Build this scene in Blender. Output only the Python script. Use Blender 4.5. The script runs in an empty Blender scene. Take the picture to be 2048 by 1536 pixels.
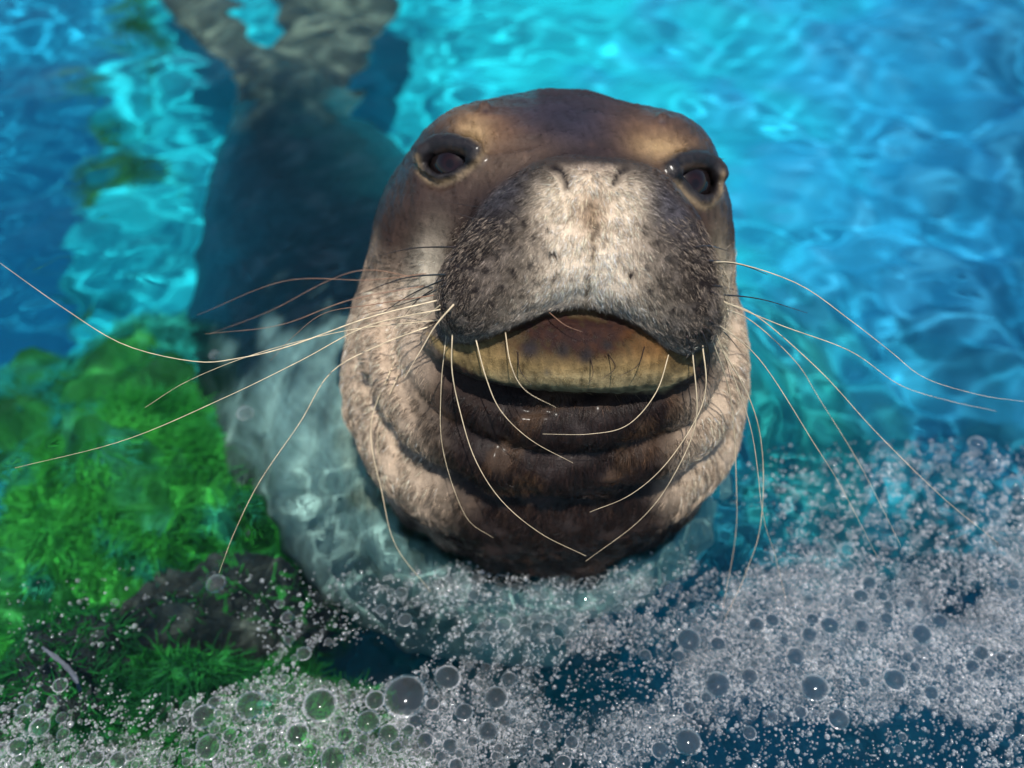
import bpy, math, random
import numpy as np
import mathutils

S = bpy.context.scene
rng = np.random.default_rng(7)
random.seed(7)

# ------------------------------------------------------------------ camera, sky, sun
PITCH = math.radians(48)
CAM = np.array([0.0, 0.0, 0.655])
FPX = 1991.0                                   # focal length in photo pixels (35 mm lens, 2048 px wide)
cam = bpy.data.cameras.new('camera')
cam_o = bpy.data.objects.new('camera', cam)
S.collection.objects.link(cam_o)
S.camera = cam_o
cam.lens = 35; cam.sensor_width = 36
cam.clip_start = 0.01; cam.clip_end = 200
cam_o.location = CAM
cam_o.rotation_euler = (math.pi / 2 - PITCH, 0, 0)
cam.dof.use_dof = True
cam.dof.focus_distance = 0.60
cam.dof.aperture_fstop = 3.6

SUN_EL = math.radians(74); SUN_AZ = math.radians(172)       # azimuth clockwise from +Y
world = bpy.data.worlds.new('World'); S.world = world; world.use_nodes = True
wn = world.node_tree
sky = wn.nodes.new('ShaderNodeTexSky'); sky.sky_type = 'NISHITA'; sky.sun_disc = False
sky.sun_elevation = SUN_EL; sky.sun_rotation = SUN_AZ
wn.links.new(sky.outputs[0], wn.nodes['Background'].inputs[0])
wn.nodes['Background'].inputs[1].default_value = 0.10
sun = bpy.data.lights.new('sun', 'SUN'); sun.energy = 4.6; sun.angle = math.radians(0.5); sun.color = (1, .95, .87)
sun_o = bpy.data.objects.new('sun', sun); S.collection.objects.link(sun_o)
sdir = mathutils.Vector((math.sin(SUN_AZ) * math.cos(SUN_EL), math.cos(SUN_AZ) * math.cos(SUN_EL), math.sin(SUN_EL)))
sun_o.rotation_euler = sdir.to_track_quat('Z', 'Y').to_euler()
sun.cycles.is_caustics_light = True            # real sunlight refracted by the waves
S.view_settings.view_transform = 'Standard'; S.view_settings.look = 'None'
S.view_settings.exposure = 0.0; S.view_settings.gamma = 1
S.cycles.use_denoising = True
S.cycles.transparent_max_bounces = 24
S.cycles.max_bounces = 8
S.cycles.diffuse_bounces = 2
S.cycles.glossy_bounces = 3
S.cycles.transmission_bounces = 6
S.cycles.adaptive_threshold = .03
S.cycles.sample_clamp_indirect = 6

# ------------------------------------------------------------------ helpers
AX_R = np.array([1., 0, 0])
AX_U = np.array([0, math.sin(PITCH), math.cos(PITCH)])
AX_F = np.array([0, math.cos(PITCH), -math.sin(PITCH)])
ROT = np.stack([AX_R, AX_U, AX_F], 1)          # columns: right, up, depth

def c2w(p): return np.asarray(p) @ ROT.T + CAM         # frame (right, up, depth) -> world
def w2c(p): return (np.asarray(p) - CAM) @ ROT
def pc(px, py, D): return np.array([(px - 1024) / FPX * D, (768 - py) / FPX * D, D])
def pixel(pcam):
    return 1024 + pcam[..., 0] / pcam[..., 2] * FPX, 768 - pcam[..., 1] / pcam[..., 2] * FPX
def on_plane(px, py, z=0.0):
    """where the sight line of a photo pixel meets the level z"""
    px = np.asarray(px, float); py = np.asarray(py, float)
    d = AX_F + ((px - 1024) / FPX)[..., None] * AX_R + ((768 - py) / FPX)[..., None] * AX_U
    t = (z - CAM[2]) / d[..., 2]
    return CAM + d * t[..., None]

def link(name, data, parent=None):
    o = bpy.data.objects.new(name, data)
    S.collection.objects.link(o)
    if parent is not None: o.parent = parent
    return o
def tag(o, label=None, cat=None, group=None, kind=None):
    if label: o['label'] = label
    if cat: o['category'] = cat
    if group: o['group'] = group
    if kind: o['kind'] = kind
    return o
def mesh_from(name, V, F, smooth=True):
    me = bpy.data.meshes.new(name)
    V = np.asarray(V, np.float32); F = np.asarray(F, np.int32)
    me.vertices.add(len(V)); me.vertices.foreach_set('co', V.ravel())
    k = F.shape[1]
    me.loops.add(F.size); me.loops.foreach_set('vertex_index', F.ravel())
    me.polygons.add(len(F))
    me.polygons.foreach_set('loop_start', np.arange(0, F.size, k, dtype=np.int32))
    me.polygons.foreach_set('loop_total', np.full(len(F), k, np.int32))
    me.update(calc_edges=True)
    if smooth: me.shade_smooth()
    return me
def colour_attr(me, name, col):
    a = me.color_attributes.new(name, 'FLOAT_COLOR', 'POINT')
    c = np.ones((len(col), 4), np.float32); c[:, :3] = col
    a.data.foreach_set('color', c.ravel())
def sm(a, b, x):
    t = np.clip((x - a) / (b - a), 0, 1); return t * t * (3 - 2 * t)
def catmull(P, n):
    P = np.asarray(P, float)
    if len(P) == 2: return P[0] + np.linspace(0, 1, n)[:, None] * (P[1] - P[0])
    Q = np.vstack([2 * P[0] - P[1], P, 2 * P[-1] - P[-2]])
    t = np.linspace(0, len(P) - 1, n); i = np.minimum(t.astype(int), len(P) - 2); u = (t - i)[:, None]
    a, b, c, d = Q[i], Q[i + 1], Q[i + 2], Q[i + 3]
    return .5 * (2 * b + (c - a) * u + (2 * a - 5 * b + 4 * c - d) * u**2 + (3 * b - a - 3 * c + d) * u**3)

class Noise:
    """cheap smooth noise: a sum of random plane waves per octave"""
    def __init__(s, freq, octaves=3, seed=0, n=9, dim=3):
        r = np.random.default_rng(seed); s.w = []
        for o in range(octaves):
            k = r.normal(size=(n, dim)); k /= np.linalg.norm(k, axis=1)[:, None]
            k *= freq * 2**o * r.uniform(.6, 1.5, (n, 1)) * 2 * math.pi
            s.w.append((k, r.uniform(0, 6.28, n), .5**o))
    def __call__(s, P):
        P = np.asarray(P, np.float32); out = np.zeros(P.shape[:-1], np.float32)
        for k, ph, a in s.w:
            for j in range(len(k)): out += np.float32(a) * np.sin(P @ k[j].astype(np.float32) + np.float32(ph[j]))
        return out / math.sqrt(len(s.w[0][0]))

# ------------------------------------------------------------------ node helpers
class NT:
    def __init__(s, name):
        s.m = bpy.data.materials.new(name); s.m.use_nodes = True
        s.t = s.m.node_tree; s.b = s.t.nodes['Principled BSDF']; s.out = s.t.nodes['Material Output']
    def n(s, typ, **kw):
        nd = s.t.nodes.new('ShaderNode' + typ)
        for k, v in kw.items():
            if k.startswith('i_'):
                key = k[2:].replace('_', ' ')
                nd.inputs[key].default_value = v
            else: setattr(nd, k, v)
        return nd
    def l(s, a, b): s.t.links.new(a, b)
    def noise(s, scale, detail=4, rough=.55, coord=None, dist=0.0):
        nd = s.n('TexNoise'); nd.inputs['Scale'].default_value = scale; nd.inputs['Detail'].default_value = detail
        nd.inputs['Roughness'].default_value = rough; nd.inputs['Distortion'].default_value = dist
        if coord is not None: s.l(coord, nd.inputs['Vector'])
        return nd
    def ramp(s, fac, stops):
        r = s.n('ValToRGB'); e = r.color_ramp.elements
        while len(e) < len(stops): e.new(.5)
        for el, (p, c) in zip(e, stops):
            el.position = p; el.color = (*c, 1) if len(c) == 3 else c
        s.l(fac, r.inputs[0]); return r
    def mix(s, fac, a, b, blend='MIX'):
        m = s.n('MixRGB', blend_type=blend)
        for v, i in ((fac, 0), (a, 1), (b, 2)):
            if isinstance(v, (int, float)): m.inputs[i].default_value = v
            elif isinstance(v, tuple): m.inputs[i].default_value = (*v, 1)
            else: s.l(v, m.inputs[i])
        return m.outputs[0]
    def bump(s, h, strength, dist, normal=None):
        b = s.n('Bump'); b.inputs['Strength'].default_value = strength; b.inputs['Distance'].default_value = dist
        s.l(h, b.inputs['Height'])
        if normal is not None: s.l(normal, b.inputs['Normal'])
        return b.outputs[0]
    def pos(s): return s.n('NewGeometry').outputs['Position']

# ================================================================== the seal: one surface from a distance field
# every primitive is given in the frame (right, up, depth) in metres

def ell(px, py, D, rx, ry, rz, k, roll=0.0, yaw=0.0, op='u'):
    c = pc(px, py, D); s = D / FPX
    r = np.array([rx * s, ry * s, rz])
    cr, sr = math.cos(math.radians(roll)), math.sin(math.radians(roll))
    M = np.array([[cr, sr, 0], [-sr, cr, 0], [0, 0, 1]])
    cy, sy = math.cos(math.radians(yaw)), math.sin(math.radians(yaw))
    M = np.array([[cy, 0, sy], [0, 1, 0], [-sy, 0, cy]]) @ M
    return ('e', c, r, M, k, op)
def tube(pts, k, n=24, op='u'):
    """pts: (px, py, D, radius m)"""
    pts = np.array(pts, float)
    q = catmull(pts, n)
    P = np.array([pc(a, b, d) for a, b, d, r in q])
    return ('t', P, q[:, 3], None, k, op)

def d_ell(P, c, r, M):
    q = (P - c) @ M.T
    a = q / r; k0 = np.sqrt((a * a).sum(-1)) + 1e-9
    b = a / r; k1 = np.sqrt((b * b).sum(-1)) + 1e-9
    return k0 * (k0 - 1) / k1
def d_tube(P, Q, R):
    best = None
    for i in range(len(Q) - 1):
        a, b = Q[i], Q[i + 1]; ab = b - a
        t = np.clip(((P - a) @ ab) / (ab @ ab), 0, 1)
        v = P - a - t[:, None] * ab
        d = np.sqrt((v * v).sum(-1)) - (R[i] + t * (R[i + 1] - R[i]))
        best = d if best is None else np.minimum(best, d)
    return best
def d_long(P, Q, R, w=5, cell=.032):
    """tube with many segments: only those near each point's cell are measured"""
    C = np.floor(P / cell).astype(np.int64) + 512
    k = (C[:, 0] * 1024 + C[:, 1]) * 1024 + C[:, 2]
    uk, inv = np.unique(k, return_inverse=True)
    cen = (np.stack([uk // 1048576, (uk // 1024) % 1024, uk % 1024], 1) - 512 + .5) * cell
    mid = (Q[1:] + Q[:-1]) / 2; mr = (R[1:] + R[:-1]) / 2
    near = np.argmin(np.sqrt(((cen[:, None] - mid) ** 2).sum(-1)) - mr, 1)
    idx = near[inv]; n = len(Q) - 1; best = None
    AB = Q[1:] - Q[:-1]; L2 = (AB * AB).sum(1); dR = R[1:] - R[:-1]
    for o in range(-w, w + 1):
        j = np.clip(idx + o, 0, n - 1)
        pa = P - Q[j]; ab = AB[j]
        t = np.clip((pa * ab).sum(1) / L2[j], 0, 1)
        v = pa - t[:, None] * ab
        d = np.sqrt((v * v).sum(-1)) - (R[j] + t * dR[j])
        best = d if best is None else np.minimum(best, d)
    return best
def smin(a, b, k):
    h = np.maximum(k - np.abs(a - b), 0) / k
    return np.minimum(a, b) - h * h * k * .25
def smax(a, b, k): return -smin(-a, -b, k)

def prim_box(pr):
    if pr[0] == 'e':
        m = np.max(pr[2]); return pr[1] - m, pr[1] + m
    r = np.max(pr[2]); return pr[1].min(0) - r, pr[1].max(0) + r
def apply_prims(P, d, prims):
    for pr in prims:
        lo, hi = prim_box(pr); mg = pr[4] + .012
        m = ((P > lo - mg) & (P < hi + mg)).all(1)
        if not m.any(): continue
        q = P[m]
        dd = d_ell(q, pr[1], pr[2], pr[3]) if pr[0] == 'e' else d_tube(q, pr[1], pr[2])
        d[m] = smin(d[m], dd, pr[4]) if pr[5] == 'u' else smax(d[m], -dd, pr[4])
    return d

# trunk: neck standing in the water, chest below it, body trailing away to the hind flippers
SPINE = np.array([  # world x, y, z, radius
    (.034, .580, .166, .106), (.030, .545, .070, .146), (.022, .545, -.03, .150), (.000, .575, -.13, .185), (-.045, .65, -.205, .222),
    (-.125, .79, -.27, .222), (-.205, .95, -.33, .188), (-.275, 1.10, -.375, .152), (-.325, 1.24, -.41, .116),
    (-.355, 1.38, -.43, .078)])
_q = catmull(SPINE, 110)
TRUNK_P, TRUNK_R = w2c(_q[:, :3]), _q[:, 3]

def flat_tube(P, Q, R, nrm, flat):
    """tube squeezed along a fixed normal"""
    N = np.outer(nrm, nrm); A = np.eye(3) + N * (flat - 1)
    return d_tube(P @ A.T, Q @ A.T, R) / flat
def wline(pts, n):
    q = catmull(np.array(pts, float), n); return w2c(q[:, :3]), q[:, 3]
UPN = np.array([0, 0, 1.]) @ ROT
FLIPS = [
    (*wline([(-.355, 1.33, -.43, .05), (-.415, 1.44, -.425, .042), (-.50, 1.58, -.42, .048), (-.60, 1.72, -.41, .050), (-.66, 1.82, -.40, .03)], 16), UPN, 2.2, .02),
    (*wline([(-.345, 1.33, -.43, .055), (-.320, 1.46, -.43, .068), (-.305, 1.60, -.43, .088), (-.31, 1.74, -.43, .10), (-.32, 1.86, -.43, .06)], 16), UPN, 2.6, .02),
    (*wline([(-.22, .70, -.27, .05), (-.31, .76, -.33, .05), (-.35, .87, -.40, .055), (-.36, .97, -.45, .03)], 14), (np.array([.8, 0, .6]) @ ROT), 2.2, .05),
    (*wline([(.13, .70, -.27, .05), (.20, .78, -.34, .05), (.22, .89, -.41, .055), (.22, .98, -.46, .03)], 14), (np.array([-.8, 0, .6]) @ ROT), 2.2, .05),
]

HEAD = [
    ell(1112, 440, .737, 272, 232, .10, .03),                 # cranium
    ell(1090, 700, .750, 356, 380, .100, .04),                # back of the cheeks, nape
    ell(1165, 470, .705, 245, 165, .085, .05),                # face between eyes and muzzle
    ell(945, 300, .712, 84, 66, .05, .03),                    # brows
    ell(1328, 312, .712, 74, 66, .05, .03),
    ell(878, 440, .715, 78, 120, .05, .035),                  # cheek bones
    ell(836, 520, .748, 52, 120, .05, .04),
    ell(1366, 460, .715, 52, 120, .05, .035),
    # throat rolls, from the outermost in
    tube([(785, 560, .775, .012), (764, 680, .748, .021), (762, 790, .735, .026), (812, 900, .722, .028), (905, 975, .712, .029), (1080, 1003, .707, .030),
          (1270, 978, .712, .029), (1372, 890, .730, .027), (1412, 785, .745, .024), (1420, 660, .760, .017)], .024, 30),
    tube([(770, 500, .755, .010), (775, 600, .715, .020), (790, 705, .698, .025), (858, 815, .677, .026), (965, 885, .660, .026), (1100, 912, .655, .0265),
          (1250, 897, .659, .026), (1370, 838, .676, .025), (1430, 735, .700, .022), (1446, 620, .735, .012)], .004, 30),
    tube([(830, 590, .705, .010), (860, 705, .670, .021), (935, 775, .652, .024), (1040, 814, .636, .0245), (1150, 824, .633, .0245),
          (1270, 808, .637, .024), (1372, 755, .655, .021), (1420, 670, .69, .012)], .003, 26),
    ell(1120, 790, .70, 250, 140, .062, .012),                # fill behind the rolls
]
# muzzle, cut along the arch of the upper lip
MUZ = [
    ell(1168, 505, 0.643, 215, 165, .090, .012),
    ell(1050, 535, 0.613, 160, 125, .066, .02, roll=30),
    ell(1292, 552, 0.615, 146, 128, .066, .02, roll=-32),
    ell(965, 612, 0.610, 88, 84, .050, .022, roll=20),
    ell(1360, 632, 0.615, 78, 86, .050, .022),
    ell(1178, 406, .612, 105, 60, .056, .022),                 # nose
    ell(1095, 430, .622, 95, 72, .056, .022, roll=28),
    ell(1270, 440, .622, 90, 74, .056, .022, roll=-30),
]
LIP = np.array([(780, 640), (862, 662), (900, 682), (950, 684), (1000, 662), (1060, 634), (1110, 618), (1160, 612), (1220, 622), (1280, 650), (1330, 690),
                (1370, 709), (1402, 698), (1428, 672), (1500, 640)], float)
JAW = [ell(1145, 684, .652, 225, 82, .076, .004, roll=-3),
       tube([(880, 676, .640, .012), (935, 700, .615, .015), (1030, 716, .598, .0175), (1140, 721, .594, .0185), (1260, 725, .598, .0175), (1345, 722, .614, .0155), (1400, 698, .64, .012)], .008, 20)]
GROOVE = [tube([(1181, 400, .549, .0012), (1186, 480, .544, .0017), (1179, 560, .546, .0020), (1166, 632, .553, .003)], .004, 12, 'd')]

def seal_sdf(P, detail=True):
    P = np.asarray(P, float)
    d = d_long(P, TRUNK_P, TRUNK_R)
    for Q, R, nrm, fl, k in FLIPS:
        lo, hi = Q.min(0) - .15, Q.max(0) + .15
        m = ((P > lo) & (P < hi)).all(1)
        if m.any(): d[m] = smin(d[m], flat_tube(P[m], Q, R, nrm, fl), k)
    hm = (P[:, 2] < .95) & (P[:, 1] > -.20)
    if hm.any():
        q = P[hm]; e = d[hm]
        e = apply_prims(q, e, HEAD)
        mm = (q[:, 2] < .78) & (np.abs(q[:, 0] - .045) < .13) & (q[:, 1] > -.02) & (q[:, 1] < .19)
        if mm.any():
            r = q[mm]
            f = apply_prims(r, np.full(len(r), .2), MUZ)
            px, py = pixel(r)
            cut = (py - np.interp(px, LIP[:, 0], LIP[:, 1])) * r[:, 2] / FPX * .9 + np.clip(r[:, 2] - .60, -.03, .2) * .22 - .0035
            f = smax(f, cut, .010)
            f = apply_prims(r, f, GROOVE)
            e[mm] = smin(e[mm], f, .010)
        e = apply_prims(q, e, JAW)
        if detail: e = apply_prims(q, e, DETAIL)
        d[hm] = e
    return d
DETAIL = []

def trace(px, py, detail=False, D0=.40):
    """depth at which the sight line of a pixel meets the seal"""
    px = np.atleast_1d(np.asarray(px, float)); py = np.atleast_1d(np.asarray(py, float))
    u = np.stack([(px - 1024) / FPX, (768 - py) / FPX, np.ones_like(px)], 1)
    ln = np.linalg.norm(u, axis=1); D = np.full(len(px), D0)
    for _ in range(36):
        D += seal_sdf(u * D[:, None], detail) * .92 / ln
        D = np.minimum(D, 1.2)
    return D
def grad(P, e=.0012, detail=True):
    K = np.array([[1, -1, -1], [-1, -1, 1], [-1, 1, -1], [1, 1, 1]], float)
    g = sum(k * seal_sdf(P + k * e, detail)[:, None] for k in K)
    return g / (np.linalg.norm(g, axis=1)[:, None] + 1e-12)

# eyes: lid rims laid on the face, sockets cut, eyeballs set in
EYES = [dict(c=(896, 313), rim=[(950, 303), (930, 289), (897, 280), (866, 288), (849, 310), (856, 334), (878, 350), (908, 343), (933, 325)]),
        dict(c=(1393, 352), rim=[(1343, 333), (1360, 321), (1390, 313), (1420, 320), (1434, 345), (1428, 380), (1406, 396), (1384, 383), (1364, 360)])]
for E_ in EYES:
    rim = np.array(E_['rim'], float); rim[:, 1] = E_['c'][1] + (rim[:, 1] - E_['c'][1]) * np.where(rim[:, 1] < E_['c'][1], .70, .95)
    D = trace(rim[:, 0], rim[:, 1])
    c = np.array(E_['c'], float); Dc = trace([c[0]], [c[1]])[0]
    D = np.clip(D, Dc - .012, Dc + .012)
    pcen = pc(c[0], c[1], Dc); n = grad(pcen[None], .004, False)[0]
    R = .0200
    E_['R'] = R; E_['centre'] = pcen - n * (R - .0045); E_['n'] = n
    s = Dc / FPX
    DETAIL.append(ell(c[0], c[1], Dc, 60, 43, .018, .005, roll=(12 if c[0] < 1000 else -38), op='d'))
    q = catmull(np.vstack([rim, rim[:1]]), 28)
    Dq = np.interp(np.linspace(0, 1, 28), np.linspace(0, 1, len(rim) + 1), np.append(D, D[0]))
    up = q[:, 1] < c[1]
    q = c + (q - c) * np.where(up, 1.10, 1.20)[:, None]
    pts = [(a, b, dd - (.0045 if u else .0006), .0066 if u else .0030) for (a, b), dd, u in zip(q, Dq, up)]
    P = np.array([pc(a, b, d) for a, b, d, r in pts]); Rr = np.array([p[3] for p in pts])
    DETAIL.append(('t', P, Rr, None, .006, 'u'))
# nostril slits, brow moles, creases by the eye
def crease(pts, r, k=.004, sink=0.0):
    pts = np.array(pts, float); q = catmull(pts, 12)
    D = trace(q[:, 0], q[:, 1]) + sink
    P = np.array([pc(a, b, d) for (a, b), d in zip(q, D)])
    t = np.linspace(0, 1, 12); R = r * np.sqrt(np.clip(4 * t * (1 - t), .06, 1))
    return ('t', P, R, None, k, 'd')
def ridge(pts, r, k=.006, lift=0.0):
    p = crease(pts, r, k, -lift); return (*p[:5], 'u')
NOST = ([(1106, 334), (1122, 342), (1132, 358), (1134, 376)], [(1252, 338), (1236, 348), (1227, 366)])
DETAIL += [crease(NOST[0], .0042), crease(NOST[1], .0040),
           ridge([(968, 217), (972, 213)], .004, .004, 0), ridge([(1323, 239), (1327, 237)], .004, .004, 0),
           crease([(900, 768), (970, 798), (1050, 818), (1130, 815)], .0036, .006), crease([(772, 640), (782, 740), (835, 832)], .0032, .006),
           crease([(1190, 893), (1275, 884), (1352, 850)], .0030, .006), crease([(890, 935), (985, 968), (1065, 978)], .0034, .006), crease([(735, 700), (742, 800), (790, 890)], .0030, .006),
           crease([(1395, 720), (1412, 650)], .0028, .006), crease([(1180, 985), (1290, 968), (1370, 925)], .0030, .006),
           crease([(952, 303), (1010, 290), (1090, 283)], .0022, .008), crease([(842, 345), (870, 372), (905, 365)], .0018, .006),
           crease([(940, 268), (958, 290)], .0016, .005), crease([(925, 264), (945, 288)], .0014, .005)]

def build_surface(h, sdf):
    """narrow-band surface nets"""
    lo = np.array([-1.0, -.65, .45]); hi = np.array([.55, .75, 2.15])
    B = 8 * h
    n = np.ceil((hi - lo) / B).astype(int)
    I = np.stack(np.meshgrid(*[np.arange(a) for a in n], indexing='ij'), -1).reshape(-1, 3)
    d = sdf(lo + (I + .5) * B)
    I = I[np.abs(d) < B * 1.1]
    sub = np.stack(np.meshgrid(*[np.arange(4)] * 3, indexing='ij'), -1).reshape(-1, 3)
    J = (I[:, None] * 4 + sub).reshape(-1, 3)
    d = sdf(lo + (J + .5) * 2 * h)
    J = J[np.abs(d) < 2 * h * 1.25]
    sub2 = np.stack(np.meshgrid(*[np.arange(2)] * 3, indexing='ij'), -1).reshape(-1, 3)
    C = (J[:, None] * 2 + sub2).reshape(-1, 3)          # fine cells
    W = 4096
    def key(a): return (a[:, 0] * W + a[:, 1]) * W + a[:, 2]
    cor = sub2
    ck = key(C)[:, None] + (cor[:, 0] * W + cor[:, 1]) * W + cor[:, 2]
    uk, inv = np.unique(ck, return_inverse=True); inv = inv.reshape(ck.shape)
    U = np.stack([uk // (W * W), (uk // W) % W, uk % W], 1)
    dv = sdf(lo + U * h).astype(np.float64)
    val = dv[inv]
    s = val < 0
    act = s.any(1) & ~s.all(1)
    C = C[act]; val = val[act]; s = s[act]
    acc = np.zeros((len(C), 3)); cnt = np.zeros(len(C))
    for a in range(8):
        for b in range(a + 1, 8):
            df = cor[b] - cor[a]
            if np.abs(df).sum() != 1: continue
            m = s[:, a] != s[:, b]
            t = val[m, a] / (val[m, a] - val[m, b])
            acc[m] += cor[a] + t[:, None] * df; cnt[m] += 1
    V = lo + (C + acc / cnt[:, None]) * h
    kk = key(C); order = np.argsort(kk); sk = kk[order]
    def find(k):
        i = np.minimum(np.searchsorted(sk, k), len(sk) - 1)
        return np.where(sk[i] == k, order[i], -1)
    st = np.array([W * W, W, 1])
    quads = []
    for ax in range(3):
        o1, o2 = [a for a in range(3) if a != ax]
        ib = [i for i in range(8) if cor[i][ax] == 1 and cor[i].sum() == 1][0]
        m = s[:, 0] != s[:, ib]
        k0 = kk[m]
        q = np.stack([find(k0), find(k0 - st[o1]), find(k0 - st[o1] - st[o2]), find(k0 - st[o2])], 1)
        f = s[m, 0]
        if ax == 1: f = ~f
        q[~f] = q[~f][:, ::-1]
        quads.append(q[(q >= 0).all(1)])
    return V, np.concatenate(quads)

H = .0023
V, Q = build_surface(H, seal_sdf)
V = V - grad(V) * (seal_sdf(V) * .8)[:, None]
NRM = grad(V)
WV = c2w(V)
PX, PY = pixel(V)

# ------------------------------------------------------------------ coat colours of the seal
def blob(px, py, cx, cy, rx, ry, rot=0., p=2.0):
    a = math.radians(rot); x = px - cx; y = py - cy
    u = (x * math.cos(a) + y * math.sin(a)) / rx; v = (-x * math.sin(a) + y * math.cos(a)) / ry
    return np.exp(-(u * u + v * v) ** (p / 2))
def mixc(col, c, w): return col + (np.array(c) - col) * np.clip(w, 0, 1)[:, None]
def line_w(px, py, pts, r):
    P = catmull(np.array(pts, float), 20); d = np.full(len(px), 1e9)
    for i in range(len(P) - 1):
        ab = P[i + 1] - P[i]; t = np.clip(((px - P[i, 0]) * ab[0] + (py - P[i, 1]) * ab[1]) / (ab @ ab), 0, 1)
        d = np.minimum(d, np.hypot(px - P[i, 0] - t * ab[0], py - P[i, 1] - t * ab[1]))
    return np.exp(-(d / r) ** 2)
ML = np.array([(320, 1075), (345, 1040), (372, 1000), (400, 966), (450, 918), (500, 888), (560, 872), (640, 868), (700, 890)], float)
MR = np.array([(320, 1285), (345, 1310), (372, 1338), (400, 1362), (450, 1396), (500, 1422), (560, 1442), (640, 1448), (700, 1430)], float)
def in_muzzle(px, py, e=14):
    return sm(-e, e, px - np.interp(py, ML[:, 0], ML[:, 1])) * sm(-e, e, np.interp(py, MR[:, 0], MR[:, 1]) - px)
N_a, N_b, N_c = Noise(14, 3, 1), Noise(45, 3, 2), Noise(160, 2, 3)
def coat(P):
    W = c2w(P); px, py = pixel(P); D = P[:, 2]
    na, nb, nc = N_a(W), N_b(W), N_c(W)
    # trunk: dark slate back, pale grey chest and throat
    pale = sm(.74, .56, W[:, 1] + .04 * na) * sm(.25, -.05, W[:, 2])
    body = mixc(np.full((len(P), 3), 1.) * (.007, .009, .014), (.66, .66, .60), pale)
    body = mixc(body, (.22, .22, .21), .5 * pale * sm(.1, 1.2, na + .6 * nb))
    body = mixc(body, (.035, .034, .046), (1 - pale) * sm(.5, 1.5, na + .7 * nb) * .6)
    body = mixc(body, (.34, .28, .20), sm(1.22, 1.52, W[:, 1] + .04 * na) * (.35 + .5 * sm(-.3, 1.2, na + .4 * nb)))
    # head
    c = np.full((len(P), 3), 1.) * (.036, .020, .015)
    c = mixc(c, (.020, .019, .034), blob(px, py, 1140, 235, 190, 75))  # dark crown with a bluish sky sheen put into its colour
    c = mixc(c, (.17, .092, .048), .85 * blob(px, py, 965, 258, 95, 46, 20))
    c = mixc(c, (.17, .092, .048), .85 * blob(px, py, 1325, 285, 90, 44, 25))
    c = mixc(c, (.42, .28, .14), .9 * blob(px, py, 945, 270, 34, 30, 40))  # tan patches by both eyes, sunlit highlights painted in
    c = mixc(c, (.42, .28, .14), .9 * blob(px, py, 1325, 298, 50, 24, 10))
    c = mixc(c, (.10, .068, .048), .8 * blob(px, py, 1000, 330, 90, 32, -18))
    c = mixc(c, (.10, .068, .048), .7 * blob(px, py, 1330, 385, 40, 60, -30))
    # sides of the face turn tan towards the neck
    w = sm(470, 610, py + 30 * na) * np.maximum(sm(905, 800, px), sm(1410, 1470, px))
    c = mixc(c, (.47, .36, .265), w)
    c = mixc(c, (.48, .42, .33), blob(px, py, 850, 560, 35, 85, 12))
    c = mixc(c, (.42, .36, .26), blob(px, py, 1440, 600, 22, 110))
    # throat: dark brown in the middle, tan towards the sides
    t = sm(745, 800, py)
    side = np.maximum(sm(930, 760, px + .35 * (py - 850) * -1), sm(1330, 1440, px + .3 * (py - 800)))
    thr = mixc(np.full((len(P), 3), 1.) * (.016, .009, .0075), (.042, .023, .013), sm(.2, 1.3, na + .5 * nb))
    thr = mixc(thr, (.46, .355, .26), side * sm(-1.6, .6, nb * .15 + na * .3 + 2.2 * side - 1))
    c = c + (thr - c) * t[:, None]
    c = mixc(c, (.019, .011, .009), sm(960, 1060, py) * (1 - .4 * sm(.2, 1.2, na)) * sm(720, 820, px))
    # muzzle (in front of the face)
    mz = sm(.655, .635, D) * sm(735, 700, py) * sm(300, 345, py) * in_muzzle(px, py, 20)
    m = np.full((len(P), 3), 1.) * (.016, .011, .010)
    cx = 1182 - (py - 400) * .03
    wide = 58 + (np.clip(py, 330, 640) - 330) * .27
    cre = np.exp(-(np.abs(px - cx - 6 * na) / wide) ** 2.6)
    m = mixc(m, (.86, .71, .55), cre * sm(322, 350, py))
    m = mixc(m, (.64, .53, .40), .8 * blob(px, py, 1112, 392, 50, 40, -35)); m = mixc(m, (.64, .53, .40), .8 * blob(px, py, 1258, 398, 46, 42, 40))
    m = mixc(m, (.24, .15, .085), .85 * blob(px, py, 1182, 425, 42, 60)); m = mixc(m, (.13, .09, .07), .6 * blob(px, py, 1182, 338, 70, 16))
    m = mixc(m, (.045, .042, .050), blob(px, py, 1010, 380, 55, 40, -40)); m = mixc(m, (.06, .055, .065), blob(px, py, 1335, 410, 42, 60, -35))
    m = mixc(m, (.085, .075, .066), sm(560, 660, py) * .75 * sm(-.6, .8, nb))
    m = mixc(m, (.22, .18, .15), .3 * sm(.5, 1.5, nb + .5 * nc) * sm(440, 500, py))
    for q in NOST: m = mixc(m, (.012, .009, .010), 1.1 * line_w(px, py, q, 8))
    lipd = np.interp(px, LIP[:, 0], LIP[:, 1]) - py
    m = mixc(m, (.22, .19, .16), sm(26, 6, lipd) * .7)
    c = c + (m - c) * (mz * sm(-6, 4, lipd))[:, None]
    # lower lip
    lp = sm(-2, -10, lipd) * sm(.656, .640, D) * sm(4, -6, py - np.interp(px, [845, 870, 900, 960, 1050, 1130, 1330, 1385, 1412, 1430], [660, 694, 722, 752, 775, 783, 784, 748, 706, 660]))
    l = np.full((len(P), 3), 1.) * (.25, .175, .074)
    l = mixc(l, (.026, .0085, .002), 1.15 * blob(px, py, 1150, 668, 175, 60, 0, 3) * (1.0 + .18 * nb + .15 * nc))  # dark orange hair, with the upper lip's shadow painted in
    l = mixc(l, (.13, .055, .014), blob(px, py, 1320, 690, 60, 40) * .8)
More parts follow.
